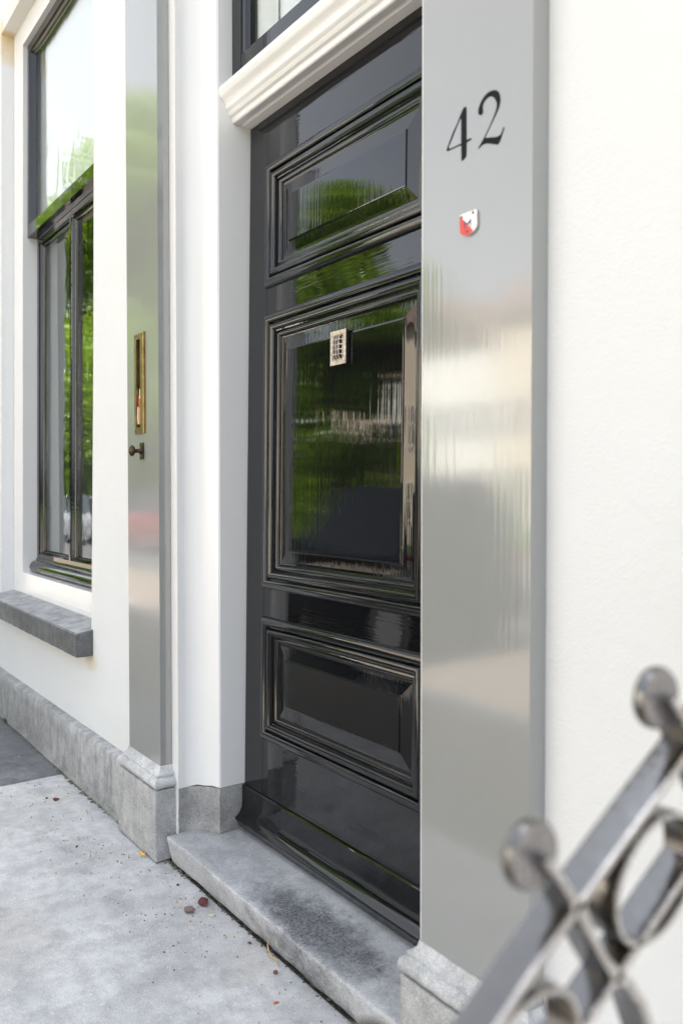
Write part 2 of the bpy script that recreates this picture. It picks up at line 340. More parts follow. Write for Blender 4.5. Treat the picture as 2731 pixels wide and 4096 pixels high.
# grit scattered along the foot of the wall
bm = bmesh.new()
def grit(cx, cy, n, sx, sy, smax, z=0.0, mi=0):
    for _ in range(n):
        x = random.gauss(cx, sx); y = random.gauss(cy, sy)
        if y > 1.15 and (x < -2.8 or x > -1.38): y = 1.15 - random.random()*.2
        if y > 1.20: y = 1.2 - random.random()*.1
        s = smax*(.25+.75*random.random()**2)
        m_ = Matrix.Translation((x, y, z+s*.3)) @ Matrix.Rotation(random.random()*6, 4, Vector((random.random(), random.random(), random.random()))) @ Matrix.Diagonal((s, s*.7, s*.5, 1))
        r = bmesh.ops.create_icosphere(bm, subdivisions=1, radius=1, matrix=m_)
        k = mi if mi is not None else 0
        for v in r['verts']:
            for f in v.link_faces: f.material_index = k
for cx, n in ((-4.6, 70), (-4.0, 90), (-3.4, 80), (-2.9, 60), (-2.4, 70), (-2.0, 50), (-1.7, 30)):
    grit(cx, 1.05, n, .3, .12, .0042); grit(cx, .85, n//3, .35, .25, .004, mi=1)
grit(-3.05, .95, 70, .12, .06, .005, mi=2); grit(-2.35, 1.15, 40, .15, .04, .005, mi=2)
go = from_bm("loose_grit", bm, [M['grit'], M['gritlight'], M['straw']]); tag(go, 'fine dark grit and sand scattered on the light paving slab along the wall', 'grit', kind='stuff')
# moss and dirt in the joint at the foot of wall and step
bm = bmesh.new()
def crumbs(x0, x1, y, n, s0, z=0.0, dy=.006):
    for _ in range(n):
        s = s0*(.3+random.random())
        bmesh.ops.create_icosphere(bm, subdivisions=1, radius=1, matrix=Matrix.Translation((random.uniform(x0, x1), random.gauss(y, dy), z)) @ Matrix.Rotation(random.random()*3, 4, 'Z') @ Matrix.Diagonal((s*1.6, s, s*.6, 1)))
crumbs(-2.84, -2.6, 1.214, 70, .0048); crumbs(-2.6, -1.45, 1.2155, 170, .0032); crumbs(-5.3, -3.2, 1.190, 260, .0036); crumbs(-4.0, -3.5, 1.186, 80, .006)
mo = from_bm("joint_moss", bm, M['moss']); tag(mo, 'dark moss and dirt along the joint between slabs and stone foot', 'moss', kind='stuff')

# ================================================================== TOWNHOUSE
H = empty("townhouse", (-2.1, 1.245, 0))
tag(H, 'white rendered townhouse with a black panelled door between two grey pilasters', 'house')
LEAN = .0091
WL, WRt, WRb = -5.345, -3.655, -3.692     # window opening
WZ0, WZ1 = .70, 4.12
def yl(z): return 1.245 + (z-.7)*LEAN     # left wall leans back slightly
# left wall, with window opening (grid of prisms around the opening)
def wall_piece(bm, quad, thick=.2, top=None):
    """quad of (x,z) ccw seen from the street"""
    A = [bm.verts.new((x, yl(z), z)) for x, z in quad]; B = [bm.verts.new((x, yl(z)+thick, z)) for x, z in quad]
    n = len(quad); bm.faces.new(A); bm.faces.new(list(reversed(B)))
    for i in range(n): bm.faces.new((A[(i+1) % n], A[i], B[i], B[(i+1) % n]))
bm = bmesh.new()
# one continuous front skin with reveal returns
def V(x, z, d=0): return bm.verts.new((x, yl(z)+d, z))
o = [V(-9, 0), V(-3.118, 0), V(-3.118, 4.6), V(-9, 4.6)]; i_ = [V(WL, WZ0-.09), V(WRb, WZ0-.09), V(WRt+.016, WZ1), V(WL, WZ1)]
r_ = [V(WL, WZ0-.09, .2), V(WRb, WZ0-.09, .2), V(WRt+.016, WZ1, .2), V(WL, WZ1, .2)]
for k in range(4):
    bm.faces.new((o[k], o[(k+1) % 4], i_[(k+1) % 4], i_[k])); bm.faces.new((i_[k], i_[(k+1) % 4], r_[(k+1) % 4], r_[k]))
fixn(bm)
wl = from_bm("wall", bm, M['render'], H); wl['label'] = 'white rendered wall around the tall window'
# right wall
bm = bmesh.new(); box(bm, -1.07, 3.3, 1.245, 1.45, 0, 4.6); wr = from_bm("wall", bm, M['render'], H); wr['label'] = 'plain white rendered wall beside the numbered pilaster'
# strips beside the doorway and area above
boxes("wall", [(-3.117, -2.763, 1.2455, 1.45, 0, 4.6), (-1.433, -1.071, 1.2455, 1.45, 0, 4.6)], M['white'], H)
boxes("wall", [(-2.762, -1.434, 1.2455, 1.45, 4.05, 4.6)], M['render'], H)
# body of the house: blocks the sun; rear left open for fill light
boxes("side_wall", [(-9.0, -8.8, 1.46, 6.99, 0, 4.6)], M['redbrick'], H); boxes("side_wall", [(3.1, 3.3, 1.46, 6.99, 0, 4.6)], M['redbrick'], H)
rf = boxes("roof", [(-9.05, 3.35, 1.19, 7.1, 4.602, 4.66)], M['cream'], H)
# ---- plinth
bm = bmesh.new()
prism(bm, [(1.202, .014), (1.2, .20), (1.2, .246), (1.207, .256), (1.252, .262), (1.252, .014)], -9, -3.186, 'X')
fixn(bm)
bmesh.ops.subdivide_edges(bm, edges=[e for e in bm.edges if abs(e.verts[0].co.x-e.verts[1].co.x) > 1], cuts=90); jitter(bm, .002, 7)
pl = from_bm("plinth", bm, M['plinth'], H, smooth=50)
bm = bmesh.new(); prism(bm, [(1.19, .004), (1.194, .014), (1.2, .022), (1.215, .022), (1.215, .0)], -9, -3.187, 'X'); fixn(bm)
bmesh.ops.subdivide_edges(bm, edges=[e for e in bm.edges if abs(e.verts[0].co.x-e.verts[1].co.x) > 1], cuts=120); jitter(bm, .003, 11, 5)
from_bm("mortar_foot", bm, M['mortar'], H, smooth=50)
# ---- pilasters
def pilaster(x0, x1, side):
    D0, D1 = 1.2, 1.2445
    top = 4.598; bot = .335
    bm = bmesh.new()
    if side == 'L':    # with letter slot hole
        sx0, sx1, sz0, sz1 = -3.003, -2.966, 1.582, 1.911
        F = [bm.verts.new((x, D0, z)) for x, z in ((x0, bot), (x1, bot), (x1, top), (x0, top))]
        I = [bm.verts.new((x, D0, z)) for x, z in ((sx0, sz0), (sx1, sz0), (sx1, sz1), (sx0, sz1))]
        K = [bm.verts.new((x, D0+.10, z)) for x, z in ((sx0, sz0), (sx1, sz0), (sx1, sz1), (sx0, sz1))]
        B = [bm.verts.new((x, D1, z)) for x, z in ((x0, bot), (x1, bot), (x1, top), (x0, top))]
        for k in range(4):
            j = (k+1) % 4
            bm.faces.new((F[k], F[j], I[j], I[k])); f = bm.faces.new((I[k], I[j], K[j], K[k])); f.material_index = 1
            bm.faces.new((F[j], F[k], B[k], B[j]))
        f = bm.faces.new(K); f.material_index = 1
        p = from_bm("pilaster", bm, [M['grey'], M['slotgrey']], H)
    else:
        box(bm, x0, x1, D0, D1, bot, top); p = from_bm("pilaster", bm, M['grey'], H, bevel=.0015)
    # moulded stone base under the shaft
    bm = bmesh.new()
    prof = [(.0, .2665), (.029, .267), (.036, .274), (.038, .284), (.035, .295), (.027, .302), (.023, .304), (.023, .312), (.014, .318), (.006, .327), (.003, .340)]
    rings = []
    for off, z in prof:
        rings.append([bm.verts.new(c) for c in ((x0-off, 1.25, z), (x0-off, D0-off, z), (x1+off, D0-off, z), (x1+off, 1.25, z))])
    for a, b in zip(rings[:-1], rings[1:]):
        for k in range(3): bm.faces.new((a[k], a[k+1], b[k+1], b[k]))
    bm.faces.new(rings[-1]); bm.faces.new(list(reversed(rings[0])))
    for _ in range(5):
        bmesh.ops.subdivide_edges(bm, edges=[e for e in bm.edges if e.calc_length() > .03], cuts=1)
    jitter(bm, .0018, 26, x0)
    bmesh.ops.triangulate(bm, faces=bm.faces[:])
    from_bm("base_moulding", bm, M['mould'], p, smooth=50)
    rough_stone("base_block", x0-.032, x1+.032, 1.165, 1.25, .004, .2615, M['base'], p, bev=.005, step=.03, amp=.0025, sc_=12, seed=x0)
    return p
PINV["pilaster"] = Matrix.Identity(4)
def noinv(o): PINV[o.name] = Matrix.Identity(4)
# children of meshes whose own parent offset is cancelled keep world coordinates
pL = pilaster(-3.118, -2.816, 'L'); pL['label'] = 'grey pilaster with the letter slot'
pR = pilaster(-1.378, -1.067, 'R'); pR['label'] = 'grey pilaster with the number 42'
# ---- door casing (cove splays back to the jamb), both sides
cove = [(-2.7635, 1.2462), (-2.7632, 1.270), (-2.761, 1.290), (-2.748, 1.314), (-2.730, 1.334), (-2.706, 1.351), (-2.675, 1.368), (-2.675, 1.56), (-2.79, 1.56), (-2.79, 1.2462)]
cx = -2.098
def casing(mir):
    pr = [((2*cx-x) if mir else x, y) for x, y in cove]
    bm = bmesh.new()
    Z = [.268+i*.4 for i in range(10)]; Z[-1] = 4.05
    rings = [[bm.verts.new((x, y, z if k else z + .002*math.sin(x*90+y*60))) for x, y in pr] for k, z in enumerate(Z)]
    for a, b in zip(rings[:-1], rings[1:]):
        for i in range(len(pr)): bm.faces.new((a[i], a[(i+1) % len(pr)], b[(i+1) % len(pr)], b[i]))
    bm.faces.new(rings[0]); bm.faces.new(rings[-1]); fixn(bm)
    bmesh.ops.bevel(bm, geom=[e for e in bm.edges if abs(e.verts[0].co.x-pr[6][0]) < 1e-4 and abs(e.verts[1].co.x-pr[6][0]) < 1e-4 and abs(e.verts[0].co.y-1.368) < 1e-4 and abs(e.verts[1].co.y-1.368) < 1e-4], offset=.003, segments=3, affect='EDGES')
    c = from_bm("door_casing", bm, M['white'], H, smooth=30)
    bm = bmesh.new()
    pr2 = [(x+(-.0015 if mir else .0015)*(1 if i < 8 else 0), y-(.0015 if 0 < i < 7 else 0)) for i, (x, y) in enumerate(pr)]
    Z = [.101, .115, .13, .15, .17, .19, .21, .23, .25, .264]
    n = len(pr2); rings = [[bm.verts.new((x, y, z)) for x, y in pr2] for z in Z]
    for a, b in zip(rings[:-1], rings[1:]):
        for i in range(n): bm.faces.new((a[i], a[(i+1) % n], b[(i+1) % n], b[i]))
    bm.faces.new(rings[0]); bm.faces.new(rings[-1]); fixn(bm)
    bmesh.ops.subdivide_edges(bm, edges=[e for e in bm.edges if e.calc_length() > .03 and abs(e.verts[0].co.z-e.verts[1].co.z) < 1e-5], cuts=3)
    jitter(bm, .0022, 30, 2)
    bmesh.ops.triangulate(bm, faces=bm.faces[:])
    from_bm("jamb_stone", bm, M['jambstone'], H, smooth=50)
casing(False); casing(True)
# ---- step
rough_stone("door_step", -2.772, -1.425, 1.222, 1.62, .0, .100, M['step'], H, bev=.009, step=.035, amp=.0035, sc_=10, seed=4, top_out=.022)
boxes("threshold", [(-2.79, -1.40, 1.621, 2.2, .0, .098)], M['slabdark'], H)
# ---- the door (leans back a little at its head)
DX0, DX1 = -2.668, -1.528
door = empty("door", (-2.098, 1.466, .27), H)
TILT = -.0133
YD = 1.466
P1, P2, P3 = (2.054, 2.486), (.999, 1.961), (.466, .899)
PX0, PX1 = -2.542, -1.654
stv = boxes("door_stile", [(DX0, PX0, YD, YD+.045, .112, 2.655), (PX1, DX1, YD, YD+.045, .112, 2.655)], M['blackV'], door)
for z0, z1 in ((.112, P3[0]), (P3[1], P2[0]), (P2[1], P1[0]), (P1[1], 2.655)):
    boxes("door_rail", [(PX0+.0002, PX1-.0002, YD+.0006, YD+.044, z0, z1)], M['blackH'], door)
mp = [(-.001, .004), (0, -.004), (.003, -.010), (.009, -.0145), (.017, -.017), (.024, -.0165), (.029, -.0135), (.031, -.007), (.0315, -.001), (.036, -.001), (.0365, -.008), (.041, -.0125), (.048, -.0145), (.055, -.0125), (.060, -.008), (.0605, -.001), (.0655, .0), (.066, .004), (.070, .0015), (.076, .001), (.081, .004), (.084, .009), (.0845, .012), (.090, .0125), (.094, .015), (.0955, .020)]
for z0, z1 in (P1, P2, P3):
    bm = bmesh.new(); frame_sweep(bm, PX0, PX1, z0, z1, mp, YD); fixn(bm)
    for f in bm.faces:
        if f.normal.y > .3: pass
    from_bm("panel_moulding", bm, M['blackM'], door, smooth=50)
    bm = bmesh.new()
    r = frame_sweep(bm, PX0, PX1, z0, z1, [(.092, .0132), (.100, .0125), (.1335, .0085), (.136, .0078), (.137, .0040), (.1395, .0035)], YD)
    bm.faces.new(r[-1]); fixn(bm)
    from_bm("door_panel", bm, M['blackV'], door)
# kick board with coved weather nose
bm = bmesh.new()
prism(bm, [(1.4655, .262), (1.4610, .262), (1.4585, .258), (1.4580, .20), (1.456, .180), (1.450, .165), (1.441, .154), (1.431, .1475), (1.4295, .141), (1.437, .130), (1.450, .108), (1.4655, .106)], -2.674, DX1+.01, 'X'); fixn(bm)
kb_ = from_bm("weather_board", bm, M['blackH'], door, smooth=25)
# black sheet behind the door; the gap's shade is in its colour
boxes("gap_shade_sheet", [(-2.6745, -1.5215, 1.535, 1.555, .101, 2.70)], M['void'], H)
boxes("door_backing", [(-2.70, -1.50, 1.56, 1.58, .1, 2.80)], M['void'], H)
# spy grille
bm = bmesh.new()
gx0, gx1, gz0, gz1 = -2.131, -2.050, 1.731, 1.836; gy = YD-.009
ax0, ax1, az0, az1 = gx0+.012, gx1-.013, gz0+.014, gz1-.014
for b in ((gx0, ax0, gy, gy+.0028, gz0, gz1), (ax1, gx1, gy, gy+.0028, gz0, gz1), (ax0, ax1, gy, gy+.0028, gz0, az0), (ax0, ax1, gy, gy+.0028, az1, gz1)): box(bm, *b)
box(bm, gx0+.002, gx1-.001, gy+.0065, gy+.0125, gz0+.001, gz1-.001, 1)  # black blocks: shade behind plate and bars put into their colour
box(bm, ax0, ax1, gy+.004, gy+.006, az0, az1, 1)
def dome(u, v):   # u,v 0..1
    e = min(u, 1-u)*4.5; k = min(v, 1-v)*6
    return gy - .008*min(1, math.sin(min(e, 1)*math.pi/2))*min(1, math.sin(min(k, 1)*math.pi/2))
def bar(pts, wd, horiz):
    prev = None
    for p in pts:
        if horiz: q = [(p[0], p[1], p[2]-wd), (p[0], p[1]-.002, p[2]-wd*.4), (p[0], p[1]-.002, p[2]+wd*.4), (p[0], p[1], p[2]+wd), (p[0], p[1]+.003, p[2]+wd), (p[0], p[1]+.003, p[2]-wd)]
        else: q = [(p[0]-wd, p[1], p[2]), (p[0]-wd*.4, p[1]-.002, p[2]), (p[0]+wd*.4, p[1]-.002, p[2]), (p[0]+wd, p[1], p[2]), (p[0]+wd, p[1]+.003, p[2]), (p[0]-wd, p[1]+.003, p[2])]
        cur = [bm.verts.new(a) for a in q]
        if prev:
            for k in range(6): bm.faces.new((prev[k], prev[(k+1) % 6], cur[(k+1) % 6], cur[k]))
        prev = cur
for i in range(5):
    u = i/4
    bar([(ax0+(ax1-ax0)*(u if 0 < u < 1 else (u*.98+.01)), dome(u*.96+.02, t_/12), az0+(az1-az0)*t_/12) for t_ in range(13)], .0017, False)
for j in range(6):
    v = j/5
    bar([(ax0+(ax1-ax0)*t_/12, dome(t_/12, v*.96+.02)-.0003, az0+(az1-az0)*(v*.98+.01)) for t_ in range(13)], .0017, True)
fixn(bm)
gr = from_bm("spy_grille", bm, [M['nickel'], M['void']], door); gr['label'] = 'small cast metal spy grille with twenty openings'
door.rotation_euler = (TILT, 0, 0)
# ---- transom head moulding
bm = bmesh.new()
prism(bm, [(1.435, 2.790), (1.373, 2.775), (1.3725, 2.757), (1.3745, 2.753), (1.376, 2.746), (1.382, 2.738), (1.390, 2.733), (1.396, 2.724), (1.399, 2.712), (1.398, 2.706), (1.402, 2.700), (1.407, 2.6965), (1.410, 2.690), (1.414, 2.684), (1.4215, 2.682), (1.4245, 2.680), (1.426, 2.664), (1.430, 2.661), (1.452, 2.662), (1.456, 2.667), (1.460, 2.669), (1.464, 2.667), (1.467, 2.661), (1.4995, 2.658), (1.4995, 2.79)], -2.6745, -1.5215, 'X'); fixn(bm)
from_bm("door_head", bm, M['white'], H, smooth=28)
# ---- fanlight
fan = empty("fanlight", (-2.098, 1.43, 2.8), H)
FX0, FX1, FY = -2.672, -1.524, 1.425
boxes("window_frame", [(FX0, FX0+.063, FY, FY+.06, 2.79, 4.0), (FX1-.063, FX1, FY, FY+.06, 2.79, 4.0), (FX0+.0635, FX1-.0635, FY+.0008, FY+.06, 2.79, 2.878), (FX0+.0635, FX1-.0635, FY, FY+.06, 3.9, 4.0)], M['blackV'], fan, bevel=.0015)
bm = bmesh.new(); frame_sweep(bm, FX0+.063, FX1-.063, 2.878, 3.90, [(0, .004), (.004, .006), (.008, .015), (.010, .016), (.016, .014), (.022, .020), (.024, .03), (.028, .032), (.036, .034)], FY); fixn(bm)
from_bm("glazing_bead", bm, M['blackM'], fan, smooth=40)
boxes("pane", [(FX0+.09, FX1-.09, FY+.034, FY+.038, 2.90, 3.88)], M['glass'], fan)
boxes("bright_sheet", [(FX0+.095, FX0+.235, FY+.050, FY+.053, 2.885, 3.95), (FX0+.262, FX1-.095, FY+.050, FY+.053, 2.885, 3.95)], M['bright_sheet'], fan)  # white sheets added to brighten the fanlight glass
boxes("reveal_lining", [(FX0-.02, FX0, FY+.062, FY+.3, 2.8, 4.0), (FX0+.238, FX0+.259, FY+.056, FY+.08, 2.885, 3.95)], M['white'], fan)
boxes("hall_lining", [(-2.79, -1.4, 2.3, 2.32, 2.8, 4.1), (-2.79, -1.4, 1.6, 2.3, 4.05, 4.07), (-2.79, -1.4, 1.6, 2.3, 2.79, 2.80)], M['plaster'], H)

# ---- tall sash window, frame leaning like the wall
win = empty("window", (-4.52, 1.32, .85), H)
WY = 1.32
XI0, XI1 = -5.144, -3.893
ZB, ZT = .857, 3.99
OX0, OX1 = WL+.003, -3.695
bm = bmesh.new()
r1 = frame_sweep(bm, OX0, OX1, .735, 4.155, [(0, .06), (0, 0), (.03, 0), (.031, .0015), (.12, .0015)], WY)
# inner edge ring then rebate back to the sash
inner = [bm.verts.new((x, WY+.0015, z)) for x, z in ((XI0, ZB), (XI1, ZB), (XI1, ZT), (XI0, ZT))]
inner2 = [bm.verts.new((x, WY+.14, z)) for x, z in ((XI0, ZB-.0), (XI1, ZB), (XI1, ZT), (XI0, ZT))]
for k in range(4):
    j = (k+1) % 4; bm.faces.new((r1[-1][k], r1[-1][j], inner[j], inner[k])); bm.faces.new((inner[k], inner[j], inner2[j], inner2[k]))
fixn(bm); from_bm("window_frame", bm, M['white'], win)
# upper sash
UY = 1.348; MZ0, MZ1 = 2.858, 2.925
us = boxes("sash", [(XI0+.001, XI0+.038, UY, UY+.045, MZ1+.0003, ZT-.001), (XI1-.038, XI1-.001, UY, UY+.045, MZ1+.0003, ZT-.001), (XI0+.0385, XI1-.0385, UY+.0006, UY+.045, ZT-.045, ZT-.001), (XI0+.001, XI1-.001, UY, UY+.055, MZ0, MZ1)], M['blackM'], win, bevel=.0015); us['label'] = 'black upper sash'
bm = bmesh.new(); frame_sweep(bm, XI0+.038, XI1-.038, MZ1, ZT-.045, [(0, .004), (.006, .008), (.012, .022), (.015, .022), (.020, .026), (.024, .034)], UY); fixn(bm); from_bm("glazing_bead", bm, M['blackM'], us, smooth=40)
boxes("pane", [(XI0+.055, XI1-.055, UY+.033, UY+.037, MZ1-.005, ZT-.06)], M['glass'], us)
# lower sash
LY = 1.405
LZ0, LZ1 = .945, MZ0-.002
mcx = (XI0+XI1)/2
ls = boxes("sash", [(XI0+.001, XI0+.04, LY, LY+.045, LZ0, LZ1), (XI1-.04, XI1-.001, LY, LY+.045, LZ0, LZ1), (XI0+.0405, XI1-.0405, LY+.0006, LY+.045, LZ0, LZ0+.022), (XI0+.0405, XI1-.0405, LY+.0006, LY+.045, LZ1-.03, LZ1)], M['blackM'], win, bevel=.0015); ls['label'] = 'black lower sash with a central glazing bar'
for a, b_ in ((XI0+.04, mcx-.012), (mcx+.012, XI1-.04)):
    bm = bmesh.new(); frame_sweep(bm, a, b_, LZ0+.022, LZ1-.03, [(0, .003), (.006, .006), (.012, .02), (.015, .021), (.020, .026), (.024, .034)], LY); fixn(bm); from_bm("glazing_bead", bm, M['blackM'], ls, smooth=40)
    boxes("pane", [(a+.01, b_-.01, LY+.033, LY+.037, LZ0+.03, LZ1-.035)], M['glass'], ls)
boxes("glazing_bar", [(mcx-.012, mcx+.012, LY+.001, LY+.045, LZ0+.022, LZ1-.03)], M['blackM'], ls, bevel=.002)
bm = bmesh.new(); pr = [(LY+.03, .944), (LY-.002, .944), (LY-.006, .936), (LY-.006, .928), (LY-.014, .926), (LY-.026, .921), (LY-.038, .910), (LY-.044, .895), (LY-.045, .882), (LY-.040, .874), (LY-.040, .866), (LY+.03, .866)]
prism(bm, pr, XI0+.001, XI1-.001, 'X'); fixn(bm); from_bm("weather_sill", bm, M['blackH'], win, smooth=30)
win.rotation_euler = (-LEAN, 0, 0)
# room behind
for a_, b_, c_, d_ in ((-5.140, 1.452, -5.128, 1.49), (-5.1275, 1.4905, -5.122, 1.535), (-3.90, 1.452, -3.915, 1.56)):
    bm = bmesh.new(); dx, dy = c_-a_, d_-b_; L_ = math.hypot(dx, dy); nx_, ny_ = -dy/L_*.012, dx/L_*.012
    if a_ > -4: nx_, ny_ = -nx_, -ny_
    prism(bm, [(a_, b_), (c_, d_), (c_+nx_, d_+ny_), (a_+nx_, b_+ny_)], .86, 4.0, 'Z'); fixn(bm)
    from_bm("interior_shutter", bm, M['white'], H, bevel=.0015)
boxes("room_lining", [(-6.5, -5.3, 4.2, 4.22, .3, 4.3), (-3.7, -3.2, 4.2, 4.22, .3, 4.3), (-5.3, -3.7, 4.2, 4.22, .3, .9), (-5.3, -3.7, 4.2, 4.22, 3.2, 4.3), (-6.52, -6.5, 1.64, 4.2, .3, 4.3), (-3.2, -3.18, 1.64, 4.2, .3, 4.3), (-6.5, -3.2, 1.64, 4.2, 4.3, 4.32), (-6.5, -5.16, 1.63, 1.64, .3, 4.3), (-3.88, -3.2, 1.63, 1.64, .3, 4.3), (-5.16, -3.88, 1.63, 1.64, 4.02, 4.3), (-5.16, -3.88, 1.47, 1.64, .80, .855)], M['plaster'], H)  # opening in the rear wall added to let fill light into the room
boxes("sash_bright_sheet", [(-5.02, -3.95, 1.445, 1.448, 2.93, 3.98)], M['bright_sheet'], H)  # sheet added to whiten the upper pane like reflected sky
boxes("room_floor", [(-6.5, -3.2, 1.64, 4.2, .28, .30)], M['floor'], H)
# stone window sill
bm = bmesh.new(); v = box(bm, -9+3.3, -3.668, 1.168, 1.335, .60, .735)
for k in (4, 5): v[k].co.z = .707
v[0].co.x = v[3].co.x = v[4].co.x = v[7].co.x = WL-.02
bmesh.ops.bevel(bm, geom=bm.edges[:], offset=.004, segments=2, affect='EDGES'); subdiv_box(bm, .035); jitter(bm, .0022, 14); jitter(bm, .001, 60)
from_bm("window_sill", bm, M['sill'], H, smooth=60)

# ---- letter slot plate, bell knob, number, shield
bm = bmesh.new()
lx0, lx1, lz0, lz1 = -3.0255, -2.936, 1.558, 1.935; s0, s1, t0, t1 = -3.003, -2.966, 1.582, 1.911; ly = 1.1905
R_ = [[bm.verts.new((x, y, z)) for x, z in pts] for y, pts in (
    (1.1995, ((lx0, lz0), (lx1, lz0), (lx1, lz1), (lx0, lz1))),
    (ly+.002, ((lx0, lz0), (lx1, lz0), (lx1, lz1), (lx0, lz1))),
    (ly, ((lx0+.003, lz0+.003), (lx1-.003, lz0+.003), (lx1-.003, lz1-.003), (lx0+.003, lz1-.003))),
    (ly, ((s0, t0), (s1, t0), (s1, t1), (s0, t1))),
    (1.202, ((s0+.001, t0), (s1-.001, t0), (s1-.001, t1), (s0+.001, t1))))]
for a, b_ in zip(R_[:-1], R_[1:]):
    for k in range(4): bm.faces.new((a[k], a[(k+1) % 4], b_[(k+1) % 4], b_[k]))
fixn(bm)
for f in bm.faces: f.normal_flip() if False else None
lb = from_bm("letter_plate", bm, M['brass'], H)
for x, z in ((lx0+.009, lz0+.011), (lx1-.009, lz0+.011), (lx0+.009, lz1-.011), (lx1-.009, lz1-.011)):
    bm = bmesh.new(); lathe(bm, [(.0045, .001), (.0045, 0.0), (.003, -.0012), (.0005, -.0016)], (x, ly+.0002, z), (0, 1, 0), 12); fixn(bm); from_bm("screw", bm, M['bronze'], lb, smooth=40)
bm = bmesh.new()
bx0, bx1, bz0, bz1 = -2.984, -2.952, 1.461, 1.524
pr = [(bx0, bz0+.004), (bx0+.004, bz0), (bx0+.011, bz0+.004), (bx0+.016, bz0+.001), (bx0+.021, bz0+.004), (bx1-.004, bz0), (bx1, bz0+.004), (bx1, bz1-.004), (bx1-.004, bz1), (bx0+.021, bz1-.004), (bx0+.016, bz1-.001), (bx0+.011, bz1-.004), (bx0+.004, bz1), (bx0, bz1-.004)]
prism(bm, pr, 1.1945, 1.1995, 'Y'); fixn(bm); bk = from_bm("bell_pull", bm, M['bronze'], H, bevel=.0008)
bm = bmesh.new(); lathe(bm, [(.012, -.0), (.011, -.006), (.0078, -.010), (.0075, -.024), (.0105, -.027), (.019, -.031), (.0215, -.036), (.0205, -.041), (.015, -.0455), (.007, -.048), (.0005, -.0485)], (-2.968, 1.1945, 1.4925), (0, 1, 0), 28); fixn(bm)
from_bm("knob", bm, M['bronze'], bk, smooth=40)

def flat(bm, pts, y, th, mi=0, holes=None):
    """fill an (x,z) outline at depth y, extruded th towards the wall"""
    def loop(pp):
        vs = [bm.verts.new((x, y, z)) for x, z in pp]
        return vs, [bm.edges.new((vs[i], vs[(i+1) % len(vs)])) for i in range(len(vs))]
    e = []; L = [loop(pts)] + [loop(h) for h in (holes or [])]
    for _, ee in L: e += ee
    r = bmesh.ops.triangle_fill(bm, edges=e, use_beauty=True, use_dissolve=False)
    fs = [g_ for g_ in r['geom'] if isinstance(g_, bmesh.types.BMFace)]
    for f in fs:
        f.material_index = mi
    ret = bmesh.ops.extrude_face_region(bm, geom=fs)
    bmesh.ops.translate(bm, verts=[g_ for g_ in ret['geom'] if isinstance(g_, bmesh.types.BMVert)], vec=(0, th, 0))
def smooth_loop(P, n=4):
    out = []
    m = len(P)
    for i in range(m):
        p0, p1, p2, p3 = (Vector(P[(i+k-1) % m]) for k in range(4))
        d1 = (p2-p1).length
        if d1 < .0045: out.append(tuple(p1)); continue
        a = (p1-p0).angle(p2-p1, 0); b_ = (p2-p1).angle(p3-p2, 0)
        if a > .7 or b_ > .7: out.append(tuple(p1)); continue
        for k in range(n):
            t_ = k/n
            q = .5*((2*p1)+(p2-p0)*t_+(2*p0-5*p1+4*p2-p3)*t_*t_+(3*p1-p0-3*p2+p3)*t_**3)
            out.append(tuple(q))
    return out
D4 = [(-1.2473, 2.1262), (-1.2436, 2.1237), (-1.243, 2.1169), (-1.2427, 2.0571), (-1.2304, 2.0567), (-1.2276, 2.0547), (-1.2296, 2.0532), (-1.2423, 2.052), (-1.2425, 2.0258), (-1.2444, 2.0231), (-1.2523, 2.0191), (-1.2571, 2.0193), (-1.2574, 2.0252), (-1.2582, 2.0514), (-1.2701, 2.0526), (-1.2988, 2.0531), (-1.3021, 2.0546), (-1.3018, 2.0571), (-1.2865, 2.0817), (-1.2703, 2.1005), (-1.2591, 2.1163), (-1.2544, 2.1223), (-1.2504, 2.1257)]
D4H = [(-1.2584, 2.1063), (-1.2615, 2.1061), (-1.2639, 2.1042), (-1.2963, 2.0603), (-1.2946, 2.057), (-1.2897, 2.0556), (-1.2582, 2.0553)]
D2 = [(-1.2076, 2.0951), (-1.2094, 2.0991), (-1.2088, 2.1064), (-1.2054, 2.1137), (-1.2001, 2.1203), (-1.1926, 2.126), (-1.1822, 2.1294), (-1.1719, 2.1291), (-1.1631, 2.1267), (-1.1558, 2.1217), (-1.1515, 2.1153), (-1.1493, 2.1072), (-1.1492, 2.0998), (-1.1513, 2.0923), (-1.1563, 2.0837), (-1.1643, 2.074), (-1.1899, 2.0443), (-1.1877, 2.0425), (-1.1714, 2.0379), (-1.1582, 2.0344), (-1.151, 2.0345), (-1.146, 2.0375), (-1.1424, 2.0441), (-1.1403, 2.047), (-1.1379, 2.0451), (-1.1424, 2.0357), (-1.148, 2.0251), (-1.153, 2.019), (-1.1567, 2.0184), (-1.1683, 2.0237), (-1.1831, 2.0295), (-1.1921, 2.0317), (-1.1996, 2.0311), (-1.2072, 2.0277), (-1.2095, 2.0281), (-1.2072, 2.0309), (-1.1967, 2.0408), (-1.1892, 2.0489), (-1.1759, 2.0644), (-1.165, 2.0795), (-1.16, 2.0892), (-1.1586, 2.0981), (-1.1615, 2.1066), (-1.1674, 2.1141), (-1.1733, 2.1182), (-1.1807, 2.1198), (-1.1881, 2.1178), (-1.1941, 2.1137), (-1.1967, 2.1072), (-1.1962, 2.0995), (-1.1955, 2.095), (-1.1985, 2.0929), (-1.2038, 2.0927)]
bm = bmesh.new(); flat(bm, smooth_loop(D4), 1.1992, .0006, 0, [D4H]); d4 = from_bm("house_number", bm, M['numblack'], H); d4['label'] = 'black painted numeral 4'
bm = bmesh.new(); flat(bm, smooth_loop(D2), 1.1992, .0006); d2 = from_bm("house_number", bm, M['numblack'], H); d2['label'] = 'black painted numeral 2'
